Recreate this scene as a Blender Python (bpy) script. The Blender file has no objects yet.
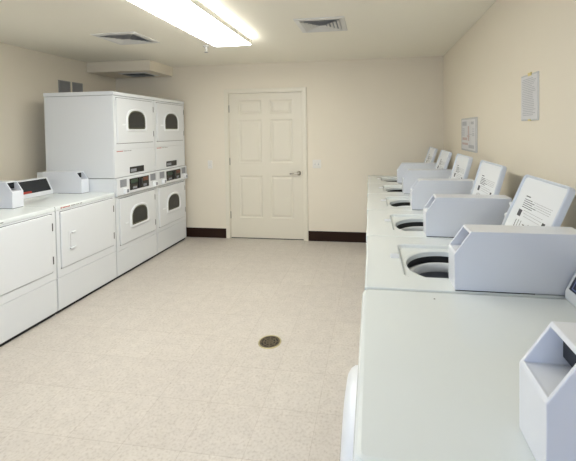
import bpy, bmesh, math, random
from mathutils import Vector, Matrix
random.seed(4)
C = bpy.context.scene.collection
S = bpy.context.scene
PI = math.pi

# ------------------------------------------------------------------ camera
def setup_camera():
    f, cx, cy, W, H = 352.47, 321.70, 138.36, 576.0, 461.0
    pitch, yaw, roll, h = 0.0229, -0.1427, -0.0128, 1.5135
    fwd = Vector((math.sin(yaw) * math.cos(pitch), math.cos(yaw) * math.cos(pitch), -math.sin(pitch)))
    right0 = Vector((math.cos(yaw), -math.sin(yaw), 0))
    up0 = right0.cross(fwd)
    c, s = math.cos(roll), math.sin(roll)
    right = c * right0 + s * up0
    up = -s * right0 + c * up0
    cd = bpy.data.cameras.new('camera')
    co = bpy.data.objects.new('camera', cd)
    C.objects.link(co)
    m = Matrix(((right.x, up.x, -fwd.x, 0), (right.y, up.y, -fwd.y, 0), (right.z, up.z, -fwd.z, h), (0, 0, 0, 1)))
    co.matrix_world = m
    cd.sensor_fit = 'HORIZONTAL'
    cd.sensor_width = 36.0
    cd.lens = 36.0 * f / W
    cd.shift_x = -(cx - W / 2) / W
    cd.shift_y = (cy - H / 2) / W
    cd.clip_start = 0.02
    S.camera = co
setup_camera()

# ------------------------------------------------------------------ world, lights, exposure
w = bpy.data.worlds.new('world')
S.world = w
w.use_nodes = True
w.node_tree.nodes['Background'].inputs[0].default_value = (0.62, 0.76, 1.0, 1)
w.node_tree.nodes['Background'].inputs[1].default_value = 0.6
S.view_settings.view_transform = 'Standard'
S.view_settings.look = 'None'
S.view_settings.gamma = 1
S.view_settings.use_curve_mapping = False
S.view_settings.exposure = 0.10
FIX_EMIT = 17.0            # luminance of the ceiling light's diffuser
WIN_POWER = 38.0          # daylight through the window in the wall behind the camera
ROOM = dict(XL=-3.738, XR=0.912, YB=4.733, YF=-1.70, ZC=2.45)

def window_daylight():
    l = bpy.data.lights.new('window_daylight', 'AREA')
    l.shape = 'RECTANGLE'; l.size = 2.3; l.size_y = 1.3
    l.energy = WIN_POWER; l.color = (0.52, 0.66, 1.0)
    o = bpy.data.objects.new('window_daylight', l); C.objects.link(o)
    o.location = (-1.0, ROOM['YF'] - 0.14, 1.5)
    o.rotation_euler = (PI / 2, 0, 0)     # shines along +Y, into the room
window_daylight()

# ------------------------------------------------------------------ materials
def mat(name, col, rough=0.5, metal=0.0, spec=0.5, emit=None, estr=0.0, bump=0.0, bscale=60.0, coat=0.0, var=0.0, vscale=8.0):
    m = bpy.data.materials.new(name); m.use_nodes = True
    nt = m.node_tree; b = nt.nodes['Principled BSDF']
    b.inputs['Base Color'].default_value = (*col, 1)
    b.inputs['Roughness'].default_value = rough
    b.inputs['Metallic'].default_value = metal
    b.inputs['Specular IOR Level'].default_value = spec
    b.inputs['Coat Weight'].default_value = coat
    b.inputs['Coat Roughness'].default_value = 0.08
    if emit:
        b.inputs['Emission Color'].default_value = (*emit, 1)
        b.inputs['Emission Strength'].default_value = estr
    tc = nt.nodes.new('ShaderNodeTexCoord')
    if bump:
        n = nt.nodes.new('ShaderNodeTexNoise'); n.inputs['Scale'].default_value = bscale; n.inputs['Detail'].default_value = 3
        bp = nt.nodes.new('ShaderNodeBump'); bp.inputs['Strength'].default_value = bump; bp.inputs['Distance'].default_value = 0.002
        nt.links.new(tc.outputs['Object'], n.inputs['Vector'])
        nt.links.new(n.outputs['Fac'], bp.inputs['Height']); nt.links.new(bp.outputs['Normal'], b.inputs['Normal'])
    if var:
        n2 = nt.nodes.new('ShaderNodeTexNoise'); n2.inputs['Scale'].default_value = vscale; n2.inputs['Detail'].default_value = 4
        mx = nt.nodes.new('ShaderNodeMix'); mx.data_type = 'RGBA'
        mx.inputs['A'].default_value = (*[c * (1 - var) for c in col], 1)
        mx.inputs['B'].default_value = (*[min(1, c * (1 + var)) for c in col], 1)
        nt.links.new(tc.outputs['Object'], n2.inputs['Vector'])
        nt.links.new(n2.outputs['Fac'], mx.inputs['Factor']); nt.links.new(mx.outputs['Result'], b.inputs['Base Color'])
    return m

def floor_material():
    m = bpy.data.materials.new('vinyl_tile'); m.use_nodes = True
    nt = m.node_tree; N = nt.nodes; L = nt.links; b = N['Principled BSDF']
    tc = N.new('ShaderNodeTexCoord')
    sp = N.new('ShaderNodeTexNoise'); sp.inputs['Scale'].default_value = 70; sp.inputs['Detail'].default_value = 5
    r1 = N.new('ShaderNodeValToRGB')
    e = r1.color_ramp.elements
    e[0].position = 0.27; e[0].color = (0.53, 0.47, 0.40, 1)
    e[1].position = 0.47; e[1].color = (0.655, 0.60, 0.525, 1)
    e2 = r1.color_ramp.elements.new(0.70); e2.color = (0.70, 0.65, 0.58, 1)
    big = N.new('ShaderNodeTexNoise'); big.inputs['Scale'].default_value = 14; big.inputs['Detail'].default_value = 5
    mx = N.new('ShaderNodeMix'); mx.data_type = 'RGBA'; mx.blend_type = 'MULTIPLY'; mx.inputs['Factor'].default_value = 0.22
    L.new(tc.outputs['Object'], sp.inputs['Vector']); L.new(sp.outputs['Fac'], r1.inputs['Fac'])
    L.new(tc.outputs['Object'], big.inputs['Vector'])
    L.new(r1.outputs['Color'], mx.inputs['A']); L.new(big.outputs['Fac'], mx.inputs['B'])
    br = N.new('ShaderNodeTexBrick')
    br.offset = 0.0; br.inputs['Scale'].default_value = 1.0
    br.inputs['Brick Width'].default_value = 0.3048; br.inputs['Row Height'].default_value = 0.3048
    br.inputs['Mortar Size'].default_value = 0.0014; br.inputs['Mortar Smooth'].default_value = 0.3
    br.inputs['Color1'].default_value = (1, 1, 1, 1); br.inputs['Color2'].default_value = (0.955, 0.95, 0.95, 1)
    br.inputs['Mortar'].default_value = (0.78, 0.75, 0.72, 1)
    L.new(tc.outputs['Object'], br.inputs['Vector'])
    m2 = N.new('ShaderNodeMix'); m2.data_type = 'RGBA'; m2.blend_type = 'MULTIPLY'; m2.inputs['Factor'].default_value = 1.0
    L.new(mx.outputs['Result'], m2.inputs['A']); L.new(br.outputs['Color'], m2.inputs['B'])
    L.new(m2.outputs['Result'], b.inputs['Base Color'])
    b.inputs['Roughness'].default_value = 0.32
    b.inputs['Specular IOR Level'].default_value = 0.4
    return m

M = dict(
    wall=mat('wall_paint', (0.805, 0.735, 0.60), 0.75, bump=0.12, bscale=140, spec=0.3, var=0.015, vscale=3),
    ceil=mat('ceiling_paint', (0.945, 0.905, 0.78), 0.85, bump=0.15, bscale=160, spec=0.2),
    floor=floor_material(),
    base=mat('baseboard_vinyl', (0.024, 0.010, 0.005), 0.6, spec=0.2, var=0.2, vscale=12),
    doorp=mat('door_paint', (0.75, 0.70, 0.575), 0.42, bump=0.04, bscale=40),
    trim=mat('frame_paint', (0.78, 0.73, 0.60), 0.40, bump=0.03, bscale=60),
    enamel=mat('white_enamel', (0.755, 0.775, 0.785), 0.26, coat=0.35, bump=0.010, bscale=30),
    deck=mat('deck_enamel', (0.75, 0.79, 0.775), 0.22, coat=0.4, bump=0.008, bscale=24),
    plast=mat('white_plastic', (0.80, 0.82, 0.83), 0.34, var=0.01),
    box=mat('coin_box_enamel', (0.765, 0.785, 0.82), 0.30, coat=0.3, bump=0.012, bscale=30),
    steel=mat('brushed_steel', (0.55, 0.54, 0.51), 0.3, metal=1.0, var=0.08, vscale=90),
    tub=mat('tub_porcelain', (0.42, 0.43, 0.48), 0.30, metal=0.35, var=0.06, vscale=20),
    rubber=mat('black_rubber', (0.010, 0.010, 0.011), 0.55, bump=0.02),
    darkgap=mat('dark_gap', (0.02, 0.02, 0.02), 0.8, bump=0.02),
    blackp=mat('black_panel', (0.010, 0.011, 0.012), 0.22, var=0.2, vscale=30),
    navy=mat('navy_keypad', (0.012, 0.014, 0.035), 0.3, var=0.1),
    navyline=mat('keypad_outline', (0.16, 0.19, 0.38), 0.4, var=0.1),
    glass=mat('smoked_glass', (0.020, 0.021, 0.020), 0.08, spec=0.6, var=0.3, vscale=18),
    gasket=mat('olive_gasket', (0.10, 0.10, 0.055), 0.5, var=0.1),
    grey=mat('grey_label', (0.26, 0.27, 0.29), 0.45, var=0.25, vscale=110),
    hinge=mat('dark_hinge', (0.10, 0.10, 0.095), 0.4, metal=0.6, var=0.1),
    ink=mat('black_ink', (0.055, 0.055, 0.065), 0.6, var=0.1),
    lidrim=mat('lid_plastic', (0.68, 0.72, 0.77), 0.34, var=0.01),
    ventin=mat('vent_inside', (0.46, 0.47, 0.51), 0.6, var=0.05),
    fineprint=mat('fine_print', (0.46, 0.46, 0.46), 0.6, var=0.15, vscale=90),
    greyink=mat('grey_ink', (0.30, 0.29, 0.28), 0.6, var=0.1),
    red=mat('red_ink', (0.44, 0.09, 0.07), 0.5, var=0.1),
    redled=mat('red_display', (0.30, 0.025, 0.012), 0.3, emit=(1, 0.1, 0.04), estr=0.05),
    greenled=mat('green_label', (0.030, 0.060, 0.036), 0.4, var=0.2, vscale=60),
    orange=mat('orange_label', (0.17, 0.060, 0.030), 0.4, var=0.2, vscale=60),
    paper=mat('paper', (0.68, 0.67, 0.66), 0.6, var=0.03, vscale=40),
    clear=mat('holder_plastic', (0.66, 0.66, 0.64), 0.25, var=0.03),
    pin=mat('yellow_tape', (0.70, 0.58, 0.22), 0.4, var=0.05),
    pinkink=mat('pink_print', (0.55, 0.42, 0.38), 0.6, var=0.2, vscale=80),
    ventw=mat('vent_enamel', (0.74, 0.73, 0.69), 0.4, var=0.02),
    ventg=mat('vent_grey', (0.32, 0.32, 0.31), 0.5, var=0.05),
    bronze=mat('drain_bronze', (0.16, 0.13, 0.09), 0.45, metal=0.8, var=0.3, vscale=60),
    brass=mat('drain_brass', (0.52, 0.46, 0.27), 0.4, metal=0.6, var=0.1, vscale=40),
    switch=mat('switch_plastic', (0.80, 0.77, 0.70), 0.6, var=0.01),
    lens=mat('light_diffuser', (0.9, 0.9, 0.88), 0.4, emit=(0.985, 0.99, 0.965), estr=FIX_EMIT),
    lightm=mat('light_housing', (0.75, 0.73, 0.66), 0.4, var=0.02),
    chrome=mat('satin_nickel', (0.50, 0.47, 0.42), 0.25, metal=1.0, var=0.05),
)

# ------------------------------------------------------------------ mesh helpers
class MB:
    def __init__(s): s.bm = bmesh.new()
    def face(s, pts):
        vs = [s.bm.verts.new(p) for p in pts]
        try: return s.bm.faces.new(vs)
        except ValueError: return None
    def box(s, x0, x1, y0, y1, z0, z1):
        v = [s.bm.verts.new((x, y, z)) for x in (x0, x1) for y in (y0, y1) for z in (z0, z1)]
        for q in ((0, 1, 3, 2), (4, 6, 7, 5), (0, 4, 5, 1), (2, 3, 7, 6), (0, 2, 6, 4), (1, 5, 7, 3)):
            s.bm.faces.new([v[i] for i in q])
        return s
    def prism(s, pts, axis, a, b):
        # pts are 2-D; axis 'x': (y,z) ; 'y': (x,z) ; 'z': (x,y)
        def mk(p, t):
            return {'x': (t, p[0], p[1]), 'y': (p[0], t, p[1]), 'z': (p[0], p[1], t)}[axis]
        A = [s.bm.verts.new(mk(p, a)) for p in pts]; B = [s.bm.verts.new(mk(p, b)) for p in pts]
        s.bm.faces.new(A); s.bm.faces.new(B[::-1])
        n = len(pts)
        for i in range(n): s.bm.faces.new((A[i], B[i], B[(i + 1) % n], A[(i + 1) % n]))
        return s
    def loops(s, rings, cap0=False, cap1=False, closed=True):
        R = [[s.bm.verts.new(p) for p in r] for r in rings]
        n = len(R[0])
        for a, b in zip(R, R[1:]):
            for i in range(n if closed else n - 1):
                j = (i + 1) % n
                s.bm.faces.new((a[i], a[j], b[j], b[i]))
        if cap0: s.bm.faces.new(R[0][::-1])
        if cap1: s.bm.faces.new(R[-1])
        return s
    def lathe(s, prof, axis='z', o=(0, 0, 0), n=32, cap=True):
        rings = []
        for r, t in prof:
            ring = []
            for k in range(n):
                a = 2 * PI * k / n; c, d = r * math.cos(a), r * math.sin(a)
                p = {'z': (c, d, t), 'x': (t, c, d), 'y': (d, t, c)}[axis]
                ring.append((p[0] + o[0], p[1] + o[1], p[2] + o[2]))
            rings.append(ring)
        return s.loops(rings, cap, cap)
    def tube(s, pts, r, n=10):
        P = [Vector(p) for p in pts]; rings = []
        for i, p in enumerate(P):
            t = (P[min(i + 1, len(P) - 1)] - P[max(i - 1, 0)]).normalized()
            u = t.cross(Vector((0, 0, 1)))
            if u.length < 1e-3: u = t.cross(Vector((0, 1, 0)))
            u.normalize(); v = t.cross(u)
            rings.append([tuple(p + r * (math.cos(2 * PI * k / n) * u + math.sin(2 * PI * k / n) * v)) for k in range(n)])
        return s.loops(rings, True, True)
    def build(s, name, m, parent=None, bevel=0.0, seg=2, loc=None, rot=None, smooth=True):
        bmesh.ops.remove_doubles(s.bm, verts=s.bm.verts, dist=1e-6)
        bmesh.ops.recalc_face_normals(s.bm, faces=s.bm.faces)
        me = bpy.data.meshes.new(name); s.bm.to_mesh(me); s.bm.free()
        me.materials.append(m)
        o = bpy.data.objects.new(name, me); C.objects.link(o)
        if parent: o.parent = parent
        if loc: o.location = loc
        if rot: o.rotation_euler = rot
        if bevel:
            b = o.modifiers.new('bevel', 'BEVEL'); b.width = bevel; b.segments = seg
            b.limit_method = 'ANGLE'; b.angle_limit = math.radians(32); b.harden_normals = True
            for p in me.polygons: p.use_smooth = True
        elif smooth == 'all':
            for p in me.polygons: p.use_smooth = True
        return o

def box(name, m, dims, parent=None, bevel=0.0, seg=2, **k):
    return MB().box(*dims).build(name, m, parent, bevel, seg, **k)

def tag(o, label=None, cat=None, group=None, kind=None):
    if label: o['label'] = label
    if cat: o['category'] = cat
    if group: o['group'] = group
    if kind: o['kind'] = kind
    return o

def empty(name, loc, label, cat, group=None):
    o = bpy.data.objects.new(name, None); C.objects.link(o)
    o.location = loc; o.empty_display_size = 0.1
    return tag(o, label, cat, group)

def copy_tree(o, parent=None):
    c = o.copy(); C.objects.link(c)
    if parent: c.parent = parent
    for ch in list(o.children): copy_tree(ch, c)
    return c

def struct(o): o['kind'] = 'structure'; return o

def rrect(cx, cy, hx, hy, r, n):
    """n points of a rounded rectangle, sampled by angle from its centre"""
    out = []
    for k in range(n):
        a = 2 * PI * k / n + PI / 4
        c, d = math.cos(a), math.sin(a)
        t = min(hx / abs(c) if abs(c) > 1e-9 else 1e9, hy / abs(d) if abs(d) > 1e-9 else 1e9)
        x, y = c * t, d * t
        ix, iy = hx - r, hy - r
        if abs(x) > ix and abs(y) > iy:
            # march the ray onto the corner arc
            qx, qy = math.copysign(ix, x), math.copysign(iy, y)
            bq = c * qx + d * qy; cq = qx * qx + qy * qy - r * r
            t = bq + math.sqrt(max(0, bq * bq - cq)); x, y = c * t, d * t
        out.append((cx + x, cy + y))
    return out

# ------------------------------------------------------------------ the room
XL, XR, YB, YF, ZC = ROOM['XL'], ROOM['XR'], ROOM['YB'], ROOM['YF'], ROOM['ZC']
T = 0.12
struct(box('floor', M['floor'], (XL - T, XR + T, YF - T, YB + T, -0.10, 0.0)))
struct(box('ceiling', M['ceil'], (XL - T, XR + T, YF - T, YB + T, ZC, ZC + 0.1)))
struct(box('wall_left', M['wall'], (XL - T, XL, YF - T, YB + T, 0, ZC)))
struct(box('wall_right', M['wall'], (XR, XR + T, YF - T, YB + T, 0, ZC)))
DX0, DX1, DZ = -1.997, -0.951, 2.04          # door slab
FX0, FX1, FZ = -2.062, -0.880, 2.105         # its frame, outer edge
wb = MB()
wb.box(XL, DX0 - 0.012, YB, YB + T, 0, ZC); wb.box(DX1 + 0.012, XR, YB, YB + T, 0, ZC); wb.box(DX0 - 0.012, DX1 + 0.012, YB, YB + T, DZ + 0.012, ZC)
struct(wb.build('wall_back', M['wall']))
# wall behind the camera, with its window
WX0, WX1, WZ0, WZ1 = -2.1, 0.1, 0.9, 2.1
wf = MB()
wf.box(XL, WX0, YF - T, YF, 0, ZC); wf.box(WX1, XR, YF - T, YF, 0, ZC); wf.box(WX0, WX1, YF - T, YF, 0, WZ0); wf.box(WX0, WX1, YF - T, YF, WZ1, ZC)
struct(wf.build('wall_front', M['wall']))
wn = MB()
for a in (WX0, (WX0 + WX1) / 2 - 0.02, WX1 - 0.04): wn.box(a, a + 0.04, YF - 0.09, YF - 0.03, WZ0, WZ1)
for a in (WZ0, WZ1 - 0.04): wn.box(WX0, WX1, YF - 0.09, YF - 0.03, a, a + 0.04)
struct(wn.build('window_1', M['trim'], bevel=0.004))

# six-panel door
def panel_door():
    y = YB + 0.012
    xs = [DX0, -1.862, -1.527, -1.402, -1.087, DX1]
    zs = [0.012, 0.295, 0.888, 1.070, 1.675, 1.752, 1.945, DZ]
    pan = {(1, 1), (3, 1), (1, 3), (3, 3), (1, 5), (3, 5)}
    mb = MB()
    def ring(x0, x1, z0, z1, i, d): return [(x0 + i, y + d, z0 + i), (x1 - i, y + d, z0 + i), (x1 - i, y + d, z1 - i), (x0 + i, y + d, z1 - i)]
    for i in range(5):
        for j in range(7):
            a = (xs[i], xs[i + 1], zs[j], zs[j + 1])
            if (i, j) in pan:
                mb.loops([ring(*a, 0, 0), ring(*a, 0.007, 0.007), ring(*a, 0.016, 0.010), ring(*a, 0.024, 0.010), ring(*a, 0.046, 0.003)], False, True)
            else: mb.face(ring(*a, 0, 0))
    mb.loops([[(DX0, y, zs[0]), (DX1, y, zs[0]), (DX1, y, DZ), (DX0, y, DZ)], [(DX0, y + 0.035, zs[0]), (DX1, y + 0.035, zs[0]), (DX1, y + 0.035, DZ), (DX0, y + 0.035, DZ)]], False, True)
    d = struct(mb.build('door_1', M['doorp']))
    h = MB()
    hx, hz = -1.004, 0.928
    h.lathe([(0.032, y), (0.032, y - 0.006), (0.027, y - 0.012), (0.013, y - 0.014), (0.011, y - 0.045), (0.013, y - 0.056), (0.006, y - 0.060)], 'y', (hx, 0, hz), 24)
    h.tube([(hx, y - 0.048, hz), (hx - 0.03, y - 0.050, hz + 0.001), (hx - 0.08, y - 0.048, hz - 0.001), (hx - 0.118, y - 0.040, hz - 0.006)], 0.0095)
    h.box(DX1 - 0.001, DX1 + 0.010, y - 0.004, y + 0.02, 0.893, 0.963)
    tag(h.build('lever_handle', M['chrome'], d, smooth='all'), 'satin nickel lever handle on round rose')
    for z in (1.83, 1.09, 0.33):
        hg = MB(); hg.lathe([(0.0065, z - 0.05), (0.0065, z + 0.05)], 'z', (DX0 - 0.006, y - 0.004, 0), 12)
        hg.box(DX0 - 0.006, DX0 + 0.003, y - 0.003, y + 0.004, z - 0.05, z + 0.05)
        hg.build('hinge', M['hinge'], d)
    fr = MB()
    def casing(o, i, ya, yb, zt, zi):
        fr.prism([(FX0 + o, 0), (FX0 + o, zt), (FX1 - o, zt), (FX1 - o, 0), (DX1 + i, 0), (DX1 + i, zi), (DX0 - i, zi), (DX0 - i, 0)], 'y', ya, yb)
    casing(0.0, 0.006, YB - 0.014, YB + 0.0, FZ, DZ + 0.006)
    casing(0.010, 0.022, YB - 0.0195, YB - 0.0141, FZ - 0.010, DZ + 0.022)
    # jambs and stop
    fr.box(DX0 - 0.010, DX0 - 0.002, YB, YB + T, 0, DZ + 0.01); fr.box(DX1 + 0.002, DX1 + 0.010, YB, YB + T, 0, DZ + 0.01)
    fr.box(DX0 - 0.01, DX1 + 0.01, YB, YB + T, DZ + 0.002, DZ + 0.011)
    struct(fr.build('trim_1', M['trim'], bevel=0.003))
    struct(box('trim_2', M['darkgap'], (DX0, DX1, YB + 0.015, YB + T, 0.0, 0.010)))    # dark threshold
    struct(box('wall_corridor', M['darkgap'], (DX0 - 0.05, DX1 + 0.05, YB + T, YB + T + 0.02, 0, DZ + 0.06)))
panel_door()
def baseboard(name, dims):
    x0, x1, y0, y1 = dims
    mb = MB()
    if abs(x1 - x0) > abs(y1 - y0): mb.prism([(YB, 0), (YB - 0.010, 0), (YB - 0.007, 0.012), (YB - 0.006, 0.125), (YB - 0.003, 0.136), (YB, 0.136)], 'x', x0, x1)
    else:
        a, s = (XL, 1) if x0 < -2 else (XR, -1)
        mb.prism([(a, 0), (a + s * 0.010, 0), (a + s * 0.007, 0.012), (a + s * 0.006, 0.125), (a + s * 0.003, 0.136), (a, 0.136)], 'y', y0, y1)
    struct(mb.build(name, M['base']))
baseboard('baseboard_back', (XL + 0.011, FX0, YB - 0.01, YB))
baseboard('baseboard_back', (FX1, XR - 0.011, YB - 0.01, YB))
baseboard('baseboard_left', (XL, XL + 0.01, YF, YB))
baseboard('baseboard_right', (XR - 0.01, XR, YF, YB))
# boxed-in duct in the far left ceiling corner
sf = box('trim_3', M['wall'], (XL, -2.83, 4.20, YB, 2.315, ZC), bevel=0.003); struct(sf)

# ------------------------------------------------------------------ shared machine parts
def feet(parent, x0, x1, w, h):
    for x in (x0 + 0.06, x1 - 0.06):
        for y in (0.06, w - 0.06):
            MB().lathe([(0.022, 0.0), (0.022, 0.008), (0.010, 0.012), (0.010, h)], 'z', (x, y, 0), 16).build('foot', M['rubber'], parent)

def coin_box(parent, s, x, y, z, L=0.46, w=0.095, hz=0.135, top=0.222, cx=0.060):
    """hollow coin box; its front points to -s in x; the sloping upper front has a rectangular opening"""
    def P(a, b, c): return (s * a, b, c)
    rim_y, rim = 0.008, 0.010
    ux, uz = cx, top - hz; ln = math.hypot(ux, uz); ux, uz = ux / ln, uz / ln
    lo = (rim * ux, hz + rim * uz); hi = (cx - rim * ux, top - rim * uz)
    mb = MB()
    prof = [(0, 0), (L, 0), (L, top), (cx, top), (0, hz)]
    for yy in (0, w): mb.face([P(a, yy, c) for a, c in prof])
    mb.face([P(0, 0, 0), P(L, 0, 0), P(L, w, 0), P(0, w, 0)])
    mb.face([P(L, 0, 0), P(L, w, 0), P(L, w, top), P(L, 0, top)])
    mb.face([P(cx, 0, top), P(L, 0, top), P(L, w, top), P(cx, w, top)])
    mb.face([P(0, 0, 0), P(0, w, 0), P(0, w, hz), P(0, 0, hz)])
    outer = [P(0, 0, hz), P(0, w, hz), P(cx, w, top), P(cx, 0, top)]
    inner = [P(lo[0], rim_y, lo[1]), P(lo[0], w - rim_y, lo[1]), P(hi[0], w - rim_y, hi[1]), P(hi[0], rim_y, hi[1])]
    deep = 0.15
    e2 = [P(lo[0] + 0.004, rim_y, lo[1] - 0.003), P(lo[0] + 0.004, w - rim_y, lo[1] - 0.003), P(hi[0] + 0.004, w - rim_y, hi[1] - 0.003), P(hi[0] + 0.004, rim_y, hi[1] - 0.003)]
    back = [P(deep, rim_y, lo[1] - 0.003), P(deep, w - rim_y, lo[1] - 0.003), P(deep, w - rim_y, hi[1] - 0.003), P(deep, rim_y, hi[1] - 0.003)]
    mb.loops([outer, inner, e2, back], False, True)
    o = mb.build('coin_box', M['box'], parent, bevel=0.0025, loc=(x, y, z + 0.003))
    a0, a1 = sorted((s * 0.004, s * L * 0.62))
    box('base_shadow_strip', M['rubber'], (a0, a1, 0.002, w - 0.002, -0.003, 0.0), o)  # black strip painting the shadow line under the box
    # black block: coin mechanism, and painted darkness of the deep interior
    k = MB()
    a0, a1 = sorted((s * (cx + 0.016), s * (deep - 0.004)))
    k.box(a0, a1, rim_y + 0.002, w - rim_y - 0.002, hz + 0.022, top - rim - 0.004)
    k.build('mechanism_shade', M['blackp'], o, bevel=0.002)
    return o

def console(parent, s, x, y, w, z, kind):
    """wedge console at the back with a sloping control panel, front to -s"""
    mb = MB()
    d1, h = 0.140, 0.165
    f0, f1 = (0.0, 0.028), (0.066, h)
    mb.prism([(s * a, c) for a, c in [(0, 0), f0, f1, (d1, h), (d1, 0)]], 'y', 0, w)
    o = mb.build('console', M['plast'], parent, bevel=0.005, loc=(x, y, z))
    L = math.hypot(f1[0], f1[1] - f0[1]); ux, uz = f1[0] / L, (f1[1] - f0[1]) / L
    def plate(name, m, a, b, y0, y1, t, par):
        # a plate lying on the slope between fractions a and b, thickness t
        nx, nz = -uz, ux
        q = [(f0[0] + ux * L * a, f0[1] + uz * L * a), (f0[0] + ux * L * b, f0[1] + uz * L * b)]
        pts = [(q[0][0] - nx * 0.002, q[0][1] - nz * 0.002), (q[0][0] + nx * t, q[0][1] + nz * t), (q[1][0] + nx * t, q[1][1] + nz * t), (q[1][0] - nx * 0.002, q[1][1] - nz * 0.002)]
        return MB().prism([(s * a_, c_) for a_, c_ in pts], 'y', y0, y1).build(name, m, par)
    cp = plate('control_panel', M['blackp'] if kind == 'display' else M['navy'], 0.10, 0.93, 0.02, w - 0.02, 0.003, o)
    if kind == 'display':
        plate('red_readout', M['redled'], 0.10, 0.24, w * 0.42, w * 0.62, 0.0045, o)
    else:
        for i in range(4):
            for a, b in ((0.14, 0.46), (0.54, 0.86)):
                y0 = w - 0.034 - i * 0.075
                fr = MB()
                nx, nz = -uz, ux
                def slab(aa, bb, ya, yb):
                    q0 = (f0[0] + ux * L * aa, f0[1] + uz * L * aa); q1 = (f0[0] + ux * L * bb, f0[1] + uz * L * bb)
                    fr.prism([(s * (q0[0] + nx * 0.0025), q0[1] + nz * 0.0025), (s * (q0[0] + nx * 0.004), q0[1] + nz * 0.004), (s * (q1[0] + nx * 0.004), q1[1] + nz * 0.004), (s * (q1[0] + nx * 0.0025), q1[1] + nz * 0.0025)], 'y', ya, yb)
                slab(a, a + 0.025, y0 - 0.055, y0); slab(b - 0.025, b, y0 - 0.055, y0)
                slab(a, b, y0 - 0.0035, y0); slab(a, b, y0 - 0.055, y0 - 0.0515)
                fr.build('keypad_button', M['navyline'], o)
    return o

# ------------------------------------------------------------------ top-load washers
TW, TZ = 0.667, 0.905
def instruction_print(parent, w, h):
    """the printed instructions on the underside of a raised lid; x is -thickness, y grows to the left seen from the front"""
    x0, x1 = -0.0082, -0.0074
    def bar(mb, l, r, t, b): mb.box(x0, x1, w - r - 0.025, w - l - 0.025, h - b + 0.022, h - t + 0.022)
    def part(name, m, bars):
        a = MB()
        for q in bars: bar(a, *q)
        a.build(name, M[m], parent)
    def line(l, r, t, hgt, gap, ds):
        out, xx = [], l
        while xx < r:
            d = random.choice(ds); out.append((xx, min(r, xx + d), t, t + hgt)); xx += d + gap
        return out
    text = [(0.075, 0.118, 0.118, 0.123)]
    for i, r in enumerate((0.150, 0.180, 0.165, 0.205, 0.175)): text += line(0.075, r, 0.134 + i * 0.0095, 0.0032, 0.003, (0.006, 0.010, 0.014))
    part('instruction_heading', 'ink', text)
    part('warning_symbol', 'ink', [(0.062, 0.096, 0.190, 0.222)])
    part('warning_symbol', 'ink', [(0.300, 0.324, 0.198, 0.221)])
    for rows in (((0.165, 0.33, 0.134), (0.19, 0.325, 0.1435), (0.18, 0.33, 0.153), (0.215, 0.325, 0.1625)), ((0.11, 0.29, 0.186), (0.11, 0.29, 0.199), (0.13, 0.28, 0.212))):
        fine = []
        for l, r, t in rows: fine += line(l, r, t, 0.0024, 0.0038, (0.006, 0.011))
        part('small_print', 'fineprint', fine)
    for fig in ((0.075, 0.081, 0.240, 0.275), (0.10, 0.104, 0.236, 0.280), (0.125, 0.129, 0.236, 0.280), (0.150, 0.170, 0.246, 0.252),
                (0.20, 0.204, 0.236, 0.280), (0.235, 0.239, 0.236, 0.280), (0.255, 0.280, 0.258, 0.263)):
        part('line_drawing', 'greyink', [fig])

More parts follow.
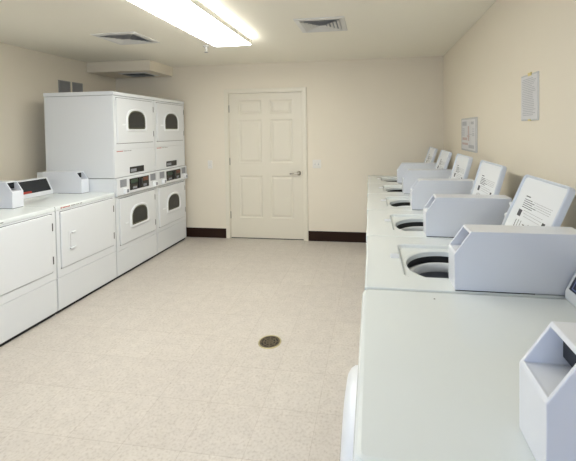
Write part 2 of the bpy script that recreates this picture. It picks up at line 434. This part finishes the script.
def make_top_loader(label):
    t = empty('top_load_washer', (-0.035, 1.362, 0), label, 'washing machine', 'top-load washers along the right wall')
    D = 0.795
    cab = MB(); Q = lambda i, z: [(x, y, z) for x, y in rr2((D + 0.006) / 2, TW / 2, (D - 0.006) / 2 - i, TW / 2 - 0.003 - i, 0.008 - i * 0.5)]
    cab.loops([Q(0, 0.030), Q(0, 0.870), Q(0.004, 0.870), Q(0.004, 0.032)], False, False)
    cab.loops([Q(0, 0.0299), Q(0, 0.0251)], True, True)
    cab.build('cabinet', M['enamel'], t)
    feet(t, 0.0, D, TW, 0.03)
    box('front_panel', M['enamel'], (0.0, 0.008, 0.012, TW - 0.012, 0.06, 0.855), t, bevel=0.004)
    # the deck: outer edge -> stepped lid recess -> round mouth
    n = 96
    rx0, rx1, ry0, ry1 = 0.158, 0.600, 0.118, 0.536
    cx, cy, R = 0.368, 0.306, 0.182
    ocx, ocy = D / 2, TW / 2
    def outer(i, z):
        # rays from the mouth's centre to the deck's outline
        out = []
        for k in range(n):
            a = 2 * PI * k / n + PI / 4
            c, d = math.cos(a), math.sin(a)
            tx = ((D - i - cx) / c if c > 0 else (i - cx) / c) if abs(c) > 1e-9 else 1e9
            ty = ((TW - i - cy) / d if d > 0 else (i - cy) / d) if abs(d) > 1e-9 else 1e9
            tt = min(tx, ty); out.append((cx + c * tt, cy + d * tt, z))
        return out
    # snap nearest samples onto the four corners so the deck stays square
    def snap(ring, i, z):
        for X in (i, D - i):
            for Y in (i, TW - i):
                j = min(range(n), key=lambda q: (ring[q][0] - X) ** 2 + (ring[q][1] - Y) ** 2); ring[j] = (X, Y, z)
        return ring
    rc = lambda sh, z: [(x, y, z) for x, y in rrect_from(cx, cy, rx0 + sh, rx1 - sh, ry0 + sh, ry1 - sh, 0.03, n)]
    def circ(r, z): return [(cx + r * math.cos(2 * PI * k / n + PI / 4), cy + r * math.sin(2 * PI * k / n + PI / 4), z) for k in range(n)]
    rings = [snap(outer(0.0, TZ - 0.036), 0, TZ - 0.036), snap(outer(0.0, TZ - 0.006), 0, TZ - 0.006), snap(outer(0.002, TZ - 0.002), 0.002, TZ - 0.002), snap(outer(0.007, TZ), 0.007, TZ),
             rc(-0.002, TZ), rc(0.004, TZ - 0.003), rc(0.012, TZ - 0.016), circ(R + 0.010, TZ - 0.016), circ(R, TZ - 0.020), circ(R - 0.004, TZ - 0.040)]
    dk = MB(); dk.loops(rings)
    o = dk.build('deck', M['deck'], t, smooth=False)
    # greyer pad painting the shaded latch notch, left of the mouth
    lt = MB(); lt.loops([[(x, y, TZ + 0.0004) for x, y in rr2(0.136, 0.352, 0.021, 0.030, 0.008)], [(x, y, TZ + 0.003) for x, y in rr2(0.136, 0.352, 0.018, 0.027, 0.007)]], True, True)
    lt.build('latch_shade_pad', M['lidrim'], o)
    # the tub: black gap, bright ring, basket wall
    tb = MB(); tb.lathe([(R + 0.004, TZ - 0.040), (R + 0.006, TZ - 0.075)], 'z', (cx, cy, 0), 64, False)
    gp = tb.build('splash_gap', M['rubber'], t, smooth='all')
    tb = MB(); tb.lathe([(R + 0.006, TZ - 0.078), (R - 0.020, TZ - 0.066), (R - 0.028, TZ - 0.072), (R - 0.028, TZ - 0.100), (R - 0.022, TZ - 0.112)], 'z', (cx, cy, 0), 64, False)
    tb.build('tub_ring', M['plast'], t, smooth='all')
    tb = MB(); tb.lathe([(R - 0.020, TZ - 0.110), (R + 0.03, TZ - 0.125), (R + 0.04, TZ - 0.17), (R + 0.04, TZ - 0.42), (R + 0.02, TZ - 0.45), (0.10, TZ - 0.46), (0.001, TZ - 0.455)], 'z', (cx, cy, 0), 64, False)
    tb.build('wash_basket', M['tub'], t, smooth='all')
    ag = MB(); ag.lathe([(0.13, TZ - 0.455), (0.10, TZ - 0.43), (0.055, TZ - 0.40), (0.045, TZ - 0.25), (0.04, TZ - 0.19), (0.02, TZ - 0.175), (0.001, TZ - 0.173)], 'z', (cx, cy, 0), 32, False)
    for k in range(4):
        a = k * PI / 2; c, s_ = math.cos(a), math.sin(a)
        ag.face([(cx + 0.04 * c, cy + 0.04 * s_, TZ - 0.24), (cx + 0.06 * c, cy + 0.06 * s_, TZ - 0.25), (cx + 0.12 * c, cy + 0.12 * s_, TZ - 0.44), (cx + 0.05 * c, cy + 0.05 * s_, TZ - 0.44)])
    ag.build('agitator', M['plast'], t, smooth='all')
    # the raised lid
    lw, lh = 0.412, 0.402
    ld = MB()
    r = lambda i, x, q=0.025: [(x, y, z) for y, z in rr2(lw / 2, lh / 2, lw / 2 - i, lh / 2 - i, max(q - i * 0.5, 0.006))]
    ld.loops([r(0.004, 0.014), r(0.0, 0.010), r(0.0, -0.012), r(0.003, -0.016), r(0.007, -0.016), r(0.010, -0.012), r(0.012, -0.0060)], True, True)
    lid = ld.build('lid', M['lidrim'], t, loc=(0.646, 0.112, TZ + 0.003), rot=(0, math.radians(23), 0))
    ln = MB(); ln.loops([r(0.0125, -0.0055), r(0.0135, -0.0074)], True, True)
    liner = ln.build('lid_liner', M['plast'], lid)
    instruction_print(lid, lw, lh)
    for zz in (0.235, 0.175):
        b = MB(); b.lathe([(0.010, lw - 0.001), (0.011, lw + 0.012), (0.005, lw + 0.017)], 'y', (-0.008, 0, zz), 12); tag(b.build('hinge_bumper', M['plast'], lid, smooth='all'), 'small white round bumper')
    coin_box(t, 1, 0.335, 0.003, TZ, L=0.455, w=0.106)
    console(t, 1, 0.720, 0.111, TW - 0.117, TZ, 'keypad')
    return t

def rr2(cx, cy, hx, hy, r, q=6):
    out = []
    for sx, sy, a0 in ((1, 1, 0), (-1, 1, PI / 2), (-1, -1, PI), (1, -1, 1.5 * PI)):
        for k in range(q + 1):
            a = a0 + PI / 2 * k / q
            out.append((cx + sx * (hx - r) + r * math.cos(a), cy + sy * (hy - r) + r * math.sin(a)))
    return out

def rrect_from(cx, cy, x0, x1, y0, y1, r, n):
    out = []
    mx, my, hx, hy = (x0 + x1) / 2, (y0 + y1) / 2, (x1 - x0) / 2, (y1 - y0) / 2
    def inside(x, y):
        dx, dy = max(abs(x - mx) - (hx - r), 0), max(abs(y - my) - (hy - r), 0)
        return math.hypot(dx, dy) <= r
    for k in range(n):
        a = 2 * PI * k / n + PI / 4; c, d = math.cos(a), math.sin(a)
        lo, hi = 0.0, 1.0
        for _ in range(40):
            m = (lo + hi) / 2
            if inside(cx + c * m, cy + d * m): lo = m
            else: hi = m
        out.append((cx + c * lo, cy + d * lo))
    return out

tl_labels = ['white top-load washer with its lid up, next to the flat-topped front-loader',
             'white top-load washer with raised lid, second in line from the flat-topped front-loader',
             'white top-load washer with raised lid, the middle one of five top-loaders',
             'white top-load washer with raised lid, under the wide framed chart, next to the farthest one',
             'white top-load washer farthest away, in the corner by the door wall']
tl = make_top_loader(tl_labels[0])
for i in range(1, 5):
    c = copy_tree(tl); c.location = (-0.035 - 0.006 * i, 1.362 + 0.671 * i, 0); c['label'] = tl_labels[i]
    for ch in c.children:
        if ch.name.split('.')[0] == 'lid':          # each lid rests at its own angle
            ch.rotation_euler = (0, math.radians((0, 16, 16, 19, 19)[i]), 0); ch.location.x = (0, 0.684, 0.686, 0.664, 0.655)[i]

# ------------------------------------------------------------------ front-load washer in the right foreground
def front_loader():
    w = 0.723
    t = empty('front_load_washer', (-0.043, 0.632, 0), 'white front-load washer with plain flat top, nearest in the right foreground', 'washing machine')
    D = 0.80
    box('cabinet', M['enamel'], (0.004, D, 0.003, w - 0.003, 0.025, 0.872), t, bevel=0.006)
    feet(t, 0, D, w, 0.03)
    n = 40
    mb = MB()
    R = lambda i, z: [(x, y, z) for x, y in rr2(D / 2, w / 2, D / 2 - i, w / 2 - i, max(0.028 - i, 0.004))]
    mb.loops([R(0.0, 0.868), R(0, 0.890), R(0.003, 0.898), R(0.008, 0.903), R(0.016, 0.905)], True, True)
    dk = mb.build('deck', M['deck'], t)
    MB().lathe([(0.0035, 0.905), (0.003, 0.9055)], 'z', (0.258, 0.66, 0), 12).build('scratch_mark', M['hinge'], dk)
    # round bulging door
    cy, cz = 0.32, 0.565
    d = MB(); d.lathe([(0.255, 0.004), (0.253, -0.016), (0.245, -0.028), (0.232, -0.036), (0.20, -0.041), (0.195, -0.037)], 'x', (0, cy, cz), 56, False)
    dr = d.build('door', M['plast'], t, smooth='all')
    g = MB(); g.lathe([(0.200, -0.038), (0.16, -0.045), (0.10, -0.049), (0.001, -0.051)], 'x', (0, cy, cz), 56, False)
    g.build('door_glass', M['glass'], dr, smooth='all')
    box('kick_panel', M['enamel'], (-0.002, 0.006, 0.012, w - 0.012, 0.06, 0.22), t, bevel=0.003)
    coin_box(t, 1, 0.331, 0.003, 0.905, L=0.46, w=0.113)
    console(t, 1, 0.714, 0.119, w - 0.125, 0.905, 'keypad')
front_loader()

# ------------------------------------------------------------------ dryers along the left wall (front faces +X)
FXL = -2.615
def brand_print(parent, y0, z, x):
    a = MB(); xx = y0
    a.box(x, x + 0.0012, xx, xx + 0.011, z - 0.006, z + 0.006)
    for l, r in ((0.018, 0.030), (0.033, 0.044), (0.047, 0.060), (0.064, 0.074), (0.077, 0.092)): a.box(x, x + 0.0012, y0 + l, y0 + r, z - 0.0045, z + 0.0045)
    a.build('red_lettering', M['red'], parent)
    a = MB()
    for l, r in ((0.105, 0.122), (0.126, 0.150), (0.160, 0.172), (0.176, 0.190), (0.200, 0.222)): a.box(x, x + 0.0012, y0 + l, y0 + r, z - 0.004, z + 0.004)
    a.build('grey_lettering', M['greyink'], parent)

def door_hinges(parent, y, zs, x):
    for z in zs:
        MB().box(x - 0.004, x + 0.0035, y - 0.004, y + 0.005, z - 0.032, z + 0.032).build('hinge', M['hinge'], parent, bevel=0.0015)

def make_single_dryer(label):
    w, D = 0.686, 0.74
    t = empty('dryer', (FXL, 2.572, 0), label, 'dryer', 'single dryers along the left wall')
    # local x runs from 0 at the front to -D at the back
    box('cabinet', M['enamel'], (-D, -0.006, 0.002, w - 0.002, 0.026, 0.875), t, bevel=0.005)
    box('gap_shade', M['darkgap'], (-D + 0.02, -0.022, 0.004, w - 0.004, 0.0, 0.028), t)  # dark block painting the shade in the gap under the dryer
    mb = MB(); mb.prism([(-D, 0.872), (0.0, 0.872), (0.0, 0.893), (-0.004, 0.901), (-0.014, 0.905), (-D, 0.905)], 'y', 0.001, w - 0.001)
    dk = mb.build('deck', M['deck'], t, bevel=0.002)
    brand_print(dk, 0.05, 0.884, 0.0002)
    # front skin around the door, with a thin dark joint
    sk = MB()
    y0, y1, z0, z1 = 0.040, 0.650, 0.372, 0.852
    for a in ((0.004, y0 - 0.004, 0.305, 0.868), (y1 + 0.004, w - 0.004, 0.305, 0.868), (y0 - 0.004, y1 + 0.004, 0.305, z0 - 0.004), (y0 - 0.004, y1 + 0.004, z1 + 0.004, 0.868)):
        sk.box(-0.008, 0.0, *a)
    sk.build('front_frame', M['enamel'], t)
    box('door_joint', M['darkgap'], (-0.007, -0.005, y0 - 0.004, y1 + 0.004, z0 - 0.004, z1 + 0.004), t)
    d = MB(); R = lambda i, x: [(x, y, z) for y, z in rr2((y0 + y1) / 2, (z0 + z1) / 2, (y1 - y0) / 2 - i, (z1 - z0) / 2 - i, 0.012)]
    d.loops([R(0, -0.005), R(0, 0.004), R(0.004, 0.008), R(0.018, 0.009)], True, True)
    dr = d.build('door', M['enamel'], t)
    door_hinges(dr, y1 + 0.001, (0.745, 0.470), 0.006)
    # moulded pull: a shallow plate between an upper and a lower lip
    h = MB(); h.loops([[(0.008, y, z) for y, z in rr2(0.145, 0.59, 0.034, 0.086, 0.012)], [(0.0105, y, z) for y, z in rr2(0.145, 0.59, 0.032, 0.084, 0.012)]], False, True)
    hp = h.build('door_pull', M['enamel'], dr)
    box('pull_lip', M['plast'], (0.009, 0.024, 0.138, 0.178, 0.648, 0.660), hp, bevel=0.003)
    box('pull_lip', M['plast'], (0.009, 0.028, 0.118, 0.178, 0.512, 0.526), hp, bevel=0.003)
    box('pull_groove', M['ventg'], (0.0095, 0.0112, 0.128, 0.1305, 0.530, 0.645), hp)
    box('kick_panel', M['enamel'], (-0.008, 0.0, 0.004, w - 0.004, 0.030, 0.300), t, bevel=0.003)
    coin_box(t, -1, -0.290, 0.588, 0.905, L=0.445, w=0.094, hz=0.130, top=0.215)
    console(t, -1, -0.612, 0.003, 0.583, 0.905, 'display')
    return t
d1 = make_single_dryer('low white dryer with flat door, right up against the stacked dryers')
d0 = copy_tree(d1); d0.location = (FXL, 2.572 - 0.690, 0); d0['label'] = 'low white dryer cut off by the left edge of the photo'

def arch(cy, z0, z1, hw, n=18):
    """arched window outline: flat bottom with small corner radii, round top"""
    pts = []; r = 0.022
    for k in range(5):
        a = PI + PI / 2 * k / 4; pts.append((cy - hw + r + r * math.cos(a), z0 + r + r * math.sin(a)))
    for k in range(5):
        a = 1.5 * PI + PI / 2 * k / 4; pts.append((cy + hw - r + r * math.cos(a), z0 + r + r * math.sin(a)))
    hh = min(hw, (z1 - z0) * 0.58)
    for k in range(n + 1):
        a = PI * k / n
        c, d = math.cos(a), math.sin(a)
        pts.append((cy + hw * math.copysign(abs(c) ** 0.8, c), z1 - hh + hh * abs(d) ** 0.8))
    return pts

def drum_door(parent, y0, y1, z0, z1, wy0, wy1, wz0, wz1):
    cy, cz = (y0 + y1) / 2, (z0 + z1) / 2
    d = MB(); R = lambda i, x: [(x, y, z) for y, z in rr2(cy, cz, (y1 - y0) / 2 - i, (z1 - z0) / 2 - i, 0.012)]
    d.loops([R(0, -0.005), R(0, 0.005), R(0.004, 0.009), R(0.020, 0.010)], True, True)
    dr = d.build('door', M['enamel'], parent)
    wc, hw = (wy0 + wy1) / 2, (wy1 - wy0) / 2
    A = lambda g, x: [(x, y, z) for y, z in arch(wc, wz0 - g, wz1 + g, hw + g)]
    f = MB(); f.loops([A(0.030, 0.008), A(0.028, 0.016), A(0.022, 0.021), A(0.012, 0.021), A(0.004, 0.017), A(0.002, 0.011)])
    fr = f.build('window_frame', M['plast'], dr, smooth='all')
    g = MB(); g.loops([A(0.003, 0.010), A(0.002, 0.0145), A(-0.010, 0.0145), A(-0.011, 0.011)]); g.build('window_gasket', M['gasket'], fr)
    g = MB(); g.loops([A(-0.008, 0.0105), A(-0.008, 0.013)], True, True); g.build('window_pane', M['glass'], fr)
    door_hinges(dr, y1 + 0.001, (z1 - 0.09, z0 + 0.095), 0.007)
    p = MB(); p.loops([[(0.009, y, z) for y, z in rr2(y0 + 0.095, wz0 + 0.045, 0.030, 0.010, 0.008)], [(0.014, y, z) for y, z in rr2(y0 + 0.095, wz0 + 0.045, 0.027, 0.007, 0.006)]], False, True)
    p.build('door_pull', M['plast'], dr)
    return dr

def make_stack(label):
    w = 0.684
    t = empty('stacked_dryer', (FXL, 3.262, 0), label, 'stacked dryer', 'double-deck stacked dryers')
    # upper housing, and the lower one which reaches further back
    box('upper_cabinet', M['enamel'], (-0.802, -0.007, 0.002, w - 0.002, 1.046, 1.900), t, bevel=0.005)
    box('lower_cabinet', M['enamel'], (-0.915, -0.007, 0.002, w - 0.002, 0.026, 1.040), t, bevel=0.005)
    box('duct_housing', M['enamel'], (-0.915, -0.807, 0.002, w - 0.002, 1.042, 1.105), t, bevel=0.004)
    mb = MB(); mb.prism([(-0.807, 1.903), (0.002, 1.903), (0.004, 1.908), (0.004, 1.934), (-0.004, 1.942), (-0.807, 1.942)], 'y', 0.0, w)
    mb.build('top_panel', M['enamel'], t, bevel=0.002)
    box('gap_shade', M['darkgap'], (-0.90, -0.022, 0.004, w - 0.004, 0.0, 0.028), t)  # shade of the floor gap, painted as a recessed dark block
    def frame(z0, z1, dy0, dy1, dz0, dz1, nm):
        s = MB()
        for a in ((0.003, dy0 - 0.004, z0, z1), (dy1 + 0.004, w - 0.003, z0, z1), (dy0 - 0.004, dy1 + 0.004, z0, dz0 - 0.004), (dy0 - 0.004, dy1 + 0.004, dz1 + 0.004, z1)):
            s.box(-0.008, 0.0, *a)
        s.build('front_frame', M['enamel'], t)
        box('door_joint', M['darkgap'], (-0.007, -0.0055, dy0 - 0.004, dy1 + 0.004, dz0 - 0.004, dz1 + 0.004), t)
    frame(1.340, 1.899, 0.042, 0.652, 1.402, 1.878, 'u')
    drum_door(t, 0.042, 0.652, 1.402, 1.878, 0.205, 0.490, 1.556, 1.752)
    # lint panel between the decks
    lp = box('lint_panel', M['enamel'], (-0.006, 0.002, 0.003, w - 0.003, 1.048, 1.336), t, bevel=0.003)
    brand_print(lp, 0.035, 1.320, 0.0022)
    MB().box(0.001, 0.006, 0.226, 0.462, 1.072, 1.140).build('display_window', M['blackp'], lp, bevel=0.002)
    a = MB(); a.box(0.006, 0.0068, 0.235, 0.330, 1.085, 1.118); a.build('display_label', M['grey'], lp)
    # projecting control and coin band
    cb = MB(); cb.prism([(-0.006, 0.852), (0.020, 0.857), (0.026, 0.866), (0.022, 1.036), (0.016, 1.044), (-0.006, 1.044)], 'y', 0.002, w - 0.002)
    band = cb.build('control_band', M['enamel'], t, bevel=0.003)
    X = 0.024
    pn = MB().box(0.015, X + 0.004, 0.188, 0.515, 0.892, 1.016).build('coin_panel', M['blackp'], band, bevel=0.002)
    a = MB(); a.box(X + 0.004, X + 0.012, 0.330, 0.352, 0.900, 1.008); a.box(X + 0.004, X + 0.010, 0.360, 0.368, 0.910, 1.000); a.build('coin_slide', M['rubber'], band, bevel=0.002)
    for (y0, y1, z0, z1, m) in ((0.205, 0.318, 0.965, 1.005, 'greenled'), (0.385, 0.400, 0.930, 1.000, 'hinge'), (0.410, 0.500, 0.965, 1.006, 'orange'), (0.235, 0.300, 0.905, 0.925, 'grey'), (0.415, 0.470, 0.905, 0.930, 'grey')):
        MB().box(X + 0.003, X + 0.0052, y0, y1, z0, z1).build('panel_label', M[m], band)
    for y0 in (0.045, 0.548):
        MB().box(X - 0.006, X + 0.0012, y0, y0 + 0.098, 0.944, 1.024).build('instruction_label', M['grey'], band, bevel=0.001)
    for y0 in (0.095, 0.600):
        k = MB(); k.box(0.010, 0.052, y0, y0 + 0.058, 0.868, 0.930); ks = k.build('coin_return', M['plast'], band, bevel=0.006)
        MB().box(0.050, 0.0535, y0 + 0.014, y0 + 0.044, 0.884, 0.918).build('coin_return_flap', M['grey'], band)
    frame(0.286, 0.848, 0.052, 0.648, 0.335, 0.825, 'l')
    drum_door(t, 0.052, 0.648, 0.335, 0.825, 0.232, 0.492, 0.506, 0.694)
    box('kick_panel', M['enamel'], (-0.008, 0.0, 0.003, w - 0.003, 0.030, 0.281), t, bevel=0.003)
    return t
s1 = make_stack('tall white stacked dryer with two arched door windows, beside the low dryers')
s2 = copy_tree(s1); s2.location = (FXL, 3.262 + 0.686, 0); s2['label'] = 'tall white stacked dryer with two arched door windows, next to the back wall'

# ------------------------------------------------------------------ ceiling light
def ceiling_light(x0, x1, y0, y1, label):
    t = empty('ceiling_light', ((x0 + x1) / 2, (y0 + y1) / 2, ZC), label, 'ceiling light')
    hx, hy = (x1 - x0) / 2, (y1 - y0) / 2
    box('housing', M['lightm'], (-hx + 0.03, hx - 0.03, -hy + 0.01, hy - 0.01, -0.014, 0), t, bevel=0.003)
    mb = MB()
    prof = [(-hx + 0.014, -0.012), (-hx + 0.005, -0.060), (-hx + 0.006, -0.078), (-hx + 0.018, -0.088), (hx - 0.018, -0.088), (hx - 0.006, -0.078), (hx - 0.005, -0.060), (hx - 0.014, -0.012)]
    mb.prism(prof, 'y', -hy + 0.004, hy - 0.004)
    mb.build('diffuser', M['lens'], t)
    for sx in (-1, 1):
        a, b = sorted((sx * (hx - 0.0035), sx * (hx + 0.002)))
        box('side_rail', M['lightm'], (a, b, -hy, hy, -0.086, -0.036), t, bevel=0.0012)
ceiling_light(-1.555, -1.165, 0.93, 3.365, 'lit rectangular fluorescent light on the ceiling between the two square vents')  # near end is unseen extra length, added to light the foreground

# ------------------------------------------------------------------ ceiling vents
def ceiling_vent(cx, cy, hx, hy, z, label, dark=False):
    t = empty('ceiling_vent', (cx, cy, z), label, 'ceiling vent')
    f = MB()
    R = lambda i, zz: [(hx - i, hy - i, zz), (-hx + i, hy - i, zz), (-hx + i, -hy + i, zz), (hx - i, -hy + i, zz)]
    b = min(hx, hy) * 0.22
    f.loops([R(0, 0), R(0, -0.003), R(0.006, -0.008), R(b, -0.010), R(b + 0.006, -0.002)])
    f.build('frame', M['ventw'], t)
    box('duct_opening', M['ventin'], (-hx + b, hx - b, -hy + b, hy - b, -0.0016, -0.0006), t)
    lv = MB()
    # four-way louvres: nested rings whose blades slope down and outwards, round a flat centre plate
    n = 5
    inner = min(hx, hy) - b
    for k in range(n):
        o0 = b + 0.004 + inner * (k / n) * 0.98
        o1 = o0 + inner / n * 0.74
        a, bb = R(o0, -0.015), R(o1, -0.004)
        lv.loops([a, bb, [(p[0], p[1], p[2] - 0.0016) for p in bb], [(p[0], p[1], p[2] - 0.0016) for p in a]])
    lv.build('louvres', M['ventg'] if dark else M['ventw'], t)
ceiling_vent(-2.40, 3.21, 0.225, 0.205, ZC, 'square white louvred vent in the ceiling left of the light')
ceiling_vent(-0.435, 3.12, 0.215, 0.205, ZC, 'square white louvred vent in the ceiling right of the light')
ceiling_vent(-3.17, 4.46, 0.20, 0.15, 2.315, 'small dark vent under the boxed-in duct in the corner', True)

def wall_vent(y0, y1, z0, z1, label):
    t = empty('wall_vent', (XL, (y0 + y1) / 2, z0), label, 'wall vent', 'grey grilles high on the left wall')
    h = z1 - z0; hw = (y1 - y0) / 2
    f = MB()
    R = lambda i, x: [(x, y, z) for y, z in ((-hw + i, i), (hw - i, i), (hw - i, h - i), (-hw + i, h - i))]
    f.loops([R(0, 0), R(0.001, 0.006), R(0.012, 0.007), R(0.014, 0.002)])
    f.build('frame', M['ventg'], t)
    box('grille_back', M['ventg'], (0.0005, 0.0015, -hw + 0.01, hw - 0.01, 0.01, h - 0.01), t)
    s = MB(); n = 12
    for k in range(n):
        z = 0.014 + (h - 0.028) * (k + 0.5) / n
        s.prism([(0.001, z - 0.004), (0.006, z + 0.002), (0.006, z + 0.0035), (0.001, z - 0.0025)], 'y', -hw + 0.012, hw - 0.012)
    s.build('slats', M['ventg'], t)
wall_vent(3.765, 3.935, 1.97, 2.162, 'small grey wall grille on the left, the nearer of the pair above the dryers')
wall_vent(3.965, 4.125, 1.97, 2.162, 'small grey wall grille on the left, the farther of the pair above the dryers')

# ------------------------------------------------------------------ sprinkler
def sprinkler():
    t = empty('sprinkler_head', (-1.788, 3.655, ZC), 'small white sprinkler head hanging from the ceiling past the light', 'sprinkler')
    MB().lathe([(0.034, 0), (0.033, -0.006), (0.024, -0.012), (0.012, -0.014)], 'z', (0, 0, 0), 24).build('escutcheon', M['ventw'], t, smooth='all')
    b = MB(); b.lathe([(0.011, -0.012), (0.011, -0.03), (0.014, -0.034), (0.014, -0.040), (0.006, -0.044), (0.005, -0.062)], 'z', (0, 0, 0), 16)
    for s in (-1, 1): b.tube([(s * 0.012, 0, -0.038), (s * 0.017, 0, -0.052), (s * 0.006, 0, -0.068)], 0.003, 8)
    b.build('body', M['ventw'], t)
    MB().lathe([(0.004, -0.064), (0.019, -0.068), (0.019, -0.070), (0.004, -0.071)], 'z', (0, 0, 0), 20).build('deflector', M['ventg'], t)
sprinkler()

# ------------------------------------------------------------------ floor drain
def floor_drain():
    t = empty('floor_drain', (-0.742, 2.414, 0), 'round bronze floor drain grate set in the tile floor', 'floor drain')
    MB().lathe([(0.083, 0.0), (0.082, 0.003), (0.074, 0.004), (0.071, 0.001)], 'z', (0, 0, 0), 40, False).build('rim', M['brass'], t, smooth='all')
    MB().lathe([(0.072, 0.0004), (0.001, 0.0005)], 'z', (0, 0, 0), 40, False).build('drain_well', M['darkgap'], t)
    g = MB()
    for r0, r1 in ((0.060, 0.072), (0.040, 0.050), (0.020, 0.030), (0.0005, 0.010)):
        g.lathe([(r1, 0.0008), (r1, 0.003), (r0, 0.003), (r0, 0.0008)], 'z', (0, 0, 0), 36, False)
    for k in range(8):
        a = k * PI / 4 + 0.2; c, s = math.cos(a), math.sin(a); q = 0.004
        P = [(0.008 * c - q * s, 0.008 * s + q * c), (0.065 * c - q * s, 0.065 * s + q * c), (0.065 * c + q * s, 0.065 * s - q * c), (0.008 * c + q * s, 0.008 * s - q * c)]
        g.prism(P, 'z', 0.0008, 0.0029)
    g.build('grate', M['bronze'], t)
floor_drain()

# ------------------------------------------------------------------ switches
def switch_plate(cx, cz, gangs, label):
    t = empty('light_switch', (cx, YB, cz), label, 'light switch')
    hw, hh = (0.035 + 0.023 * (gangs - 1), 0.058)
    f = MB(); R = lambda i, y: [(x, y, z) for x, z in rr2(0, 0, hw - i, hh - i, 0.006)]
    f.loops([R(0, 0), R(0.0005, -0.003), R(0.004, -0.006)], False, True); f.build('wall_plate', M['switch'], t)
    for g in range(gangs):
        x = (g - (gangs - 1) / 2) * 0.046
        MB().box(x - 0.0055, x + 0.0055, -0.0066, -0.0055, -0.013, 0.013).build('toggle_slot', M['ventg'], t)
        MB().prism([(-0.006, -0.006), (-0.0165, 0.004), (-0.0165, 0.010), (-0.006, 0.007)], 'x', x - 0.0045, x + 0.0045).build('toggle', M['switch'], t)
switch_plate(-0.752, 1.056, 2, 'white double light switch on the back wall right of the door')
switch_plate(-2.290, 1.047, 1, 'white single light switch on the back wall left of the door')

# ------------------------------------------------------------------ notices on the right wall
def notice_tall():
    t = empty('wall_notice', (XR, 2.207, 1.69), 'upright white notice sheet on the right wall, nearer the camera', 'notice')
    hw, hh = 0.112, 0.135
    box('backing', M['clear'], (-0.006, 0.0, -hw, hw, -hh, hh), t, bevel=0.002)
    sh = box('sheet', M['paper'], (-0.0075, -0.006, -hw + 0.012, hw - 0.004, -hh + 0.008, hh - 0.010), t)
    a = MB(); z = hh - 0.03
    while z > -hh + 0.025:
        y = hw - 0.02 - random.choice((0, 0, 0.01)); end = -hw + 0.03 + random.random() * 0.05
        while y > end:
            d = random.choice((0.008, 0.013, 0.018)); a.box(-0.0083, -0.0075, y - d, y, z, z + 0.0042); y -= d + 0.004
        z -= 0.0105
    a.build('printed_lines', M['fineprint'], sh)
    box('tape', M['pin'], (-0.0095, -0.004, -0.03, 0.012, hh - 0.012, hh + 0.006), t)
    box('tape', M['pin'], (-0.0095, -0.004, -0.02, 0.010, -hh - 0.002, -hh + 0.008), t)
    tag(t.children[-1], 'yellow tape'); 
notice_tall()
def notice_wide():
    t = empty('wall_notice', (XR, 3.500, 1.455), 'wide framed chart on the right wall above the farther washers', 'notice')
    hw, hh = 0.256, 0.158
    box('frame', M['clear'], (-0.014, 0.0, -hw, hw, -hh, hh), t, bevel=0.003)
    sh = box('sheet', M['paper'], (-0.0152, -0.013, -hw + 0.022, hw - 0.022, -hh + 0.016, hh - 0.016), t)
    a = MB(); X0, X1 = -0.0160, -0.0152
    a.box(X0, X1, 0.05, 0.20, 0.085, 0.125); a.box(X0, X1, -0.19, -0.10, 0.095, 0.12)
    for z in (0.05, 0.03, 0.01, -0.01): a.box(X0, X1, 0.12, 0.21, z, z + 0.008); a.box(X0, X1, -0.21, -0.14, z, z + 0.006)
    for y in (0.215, -0.065): a.box(X0, X1, y - 0.004, y, -0.12, 0.12)
    a.box(X0, X1, -0.20, -0.02, -0.125, -0.095); a.box(X0, X1, -0.21, -0.01, 0.0, 0.004)
    a.build('grey_print', M['fineprint'], sh)
    a = MB(); a.box(X0, X1, -0.035, 0.00, -0.06, 0.08); a.box(X0, X1, 0.03, 0.20, -0.055, -0.03); a.box(X0, X1, 0.0, 0.21, -0.10, -0.08); a.box(X0, X1, -0.05, 0.03, -0.02, -0.008)
    a.build('pink_print', M['pinkink'], sh)
notice_wide()
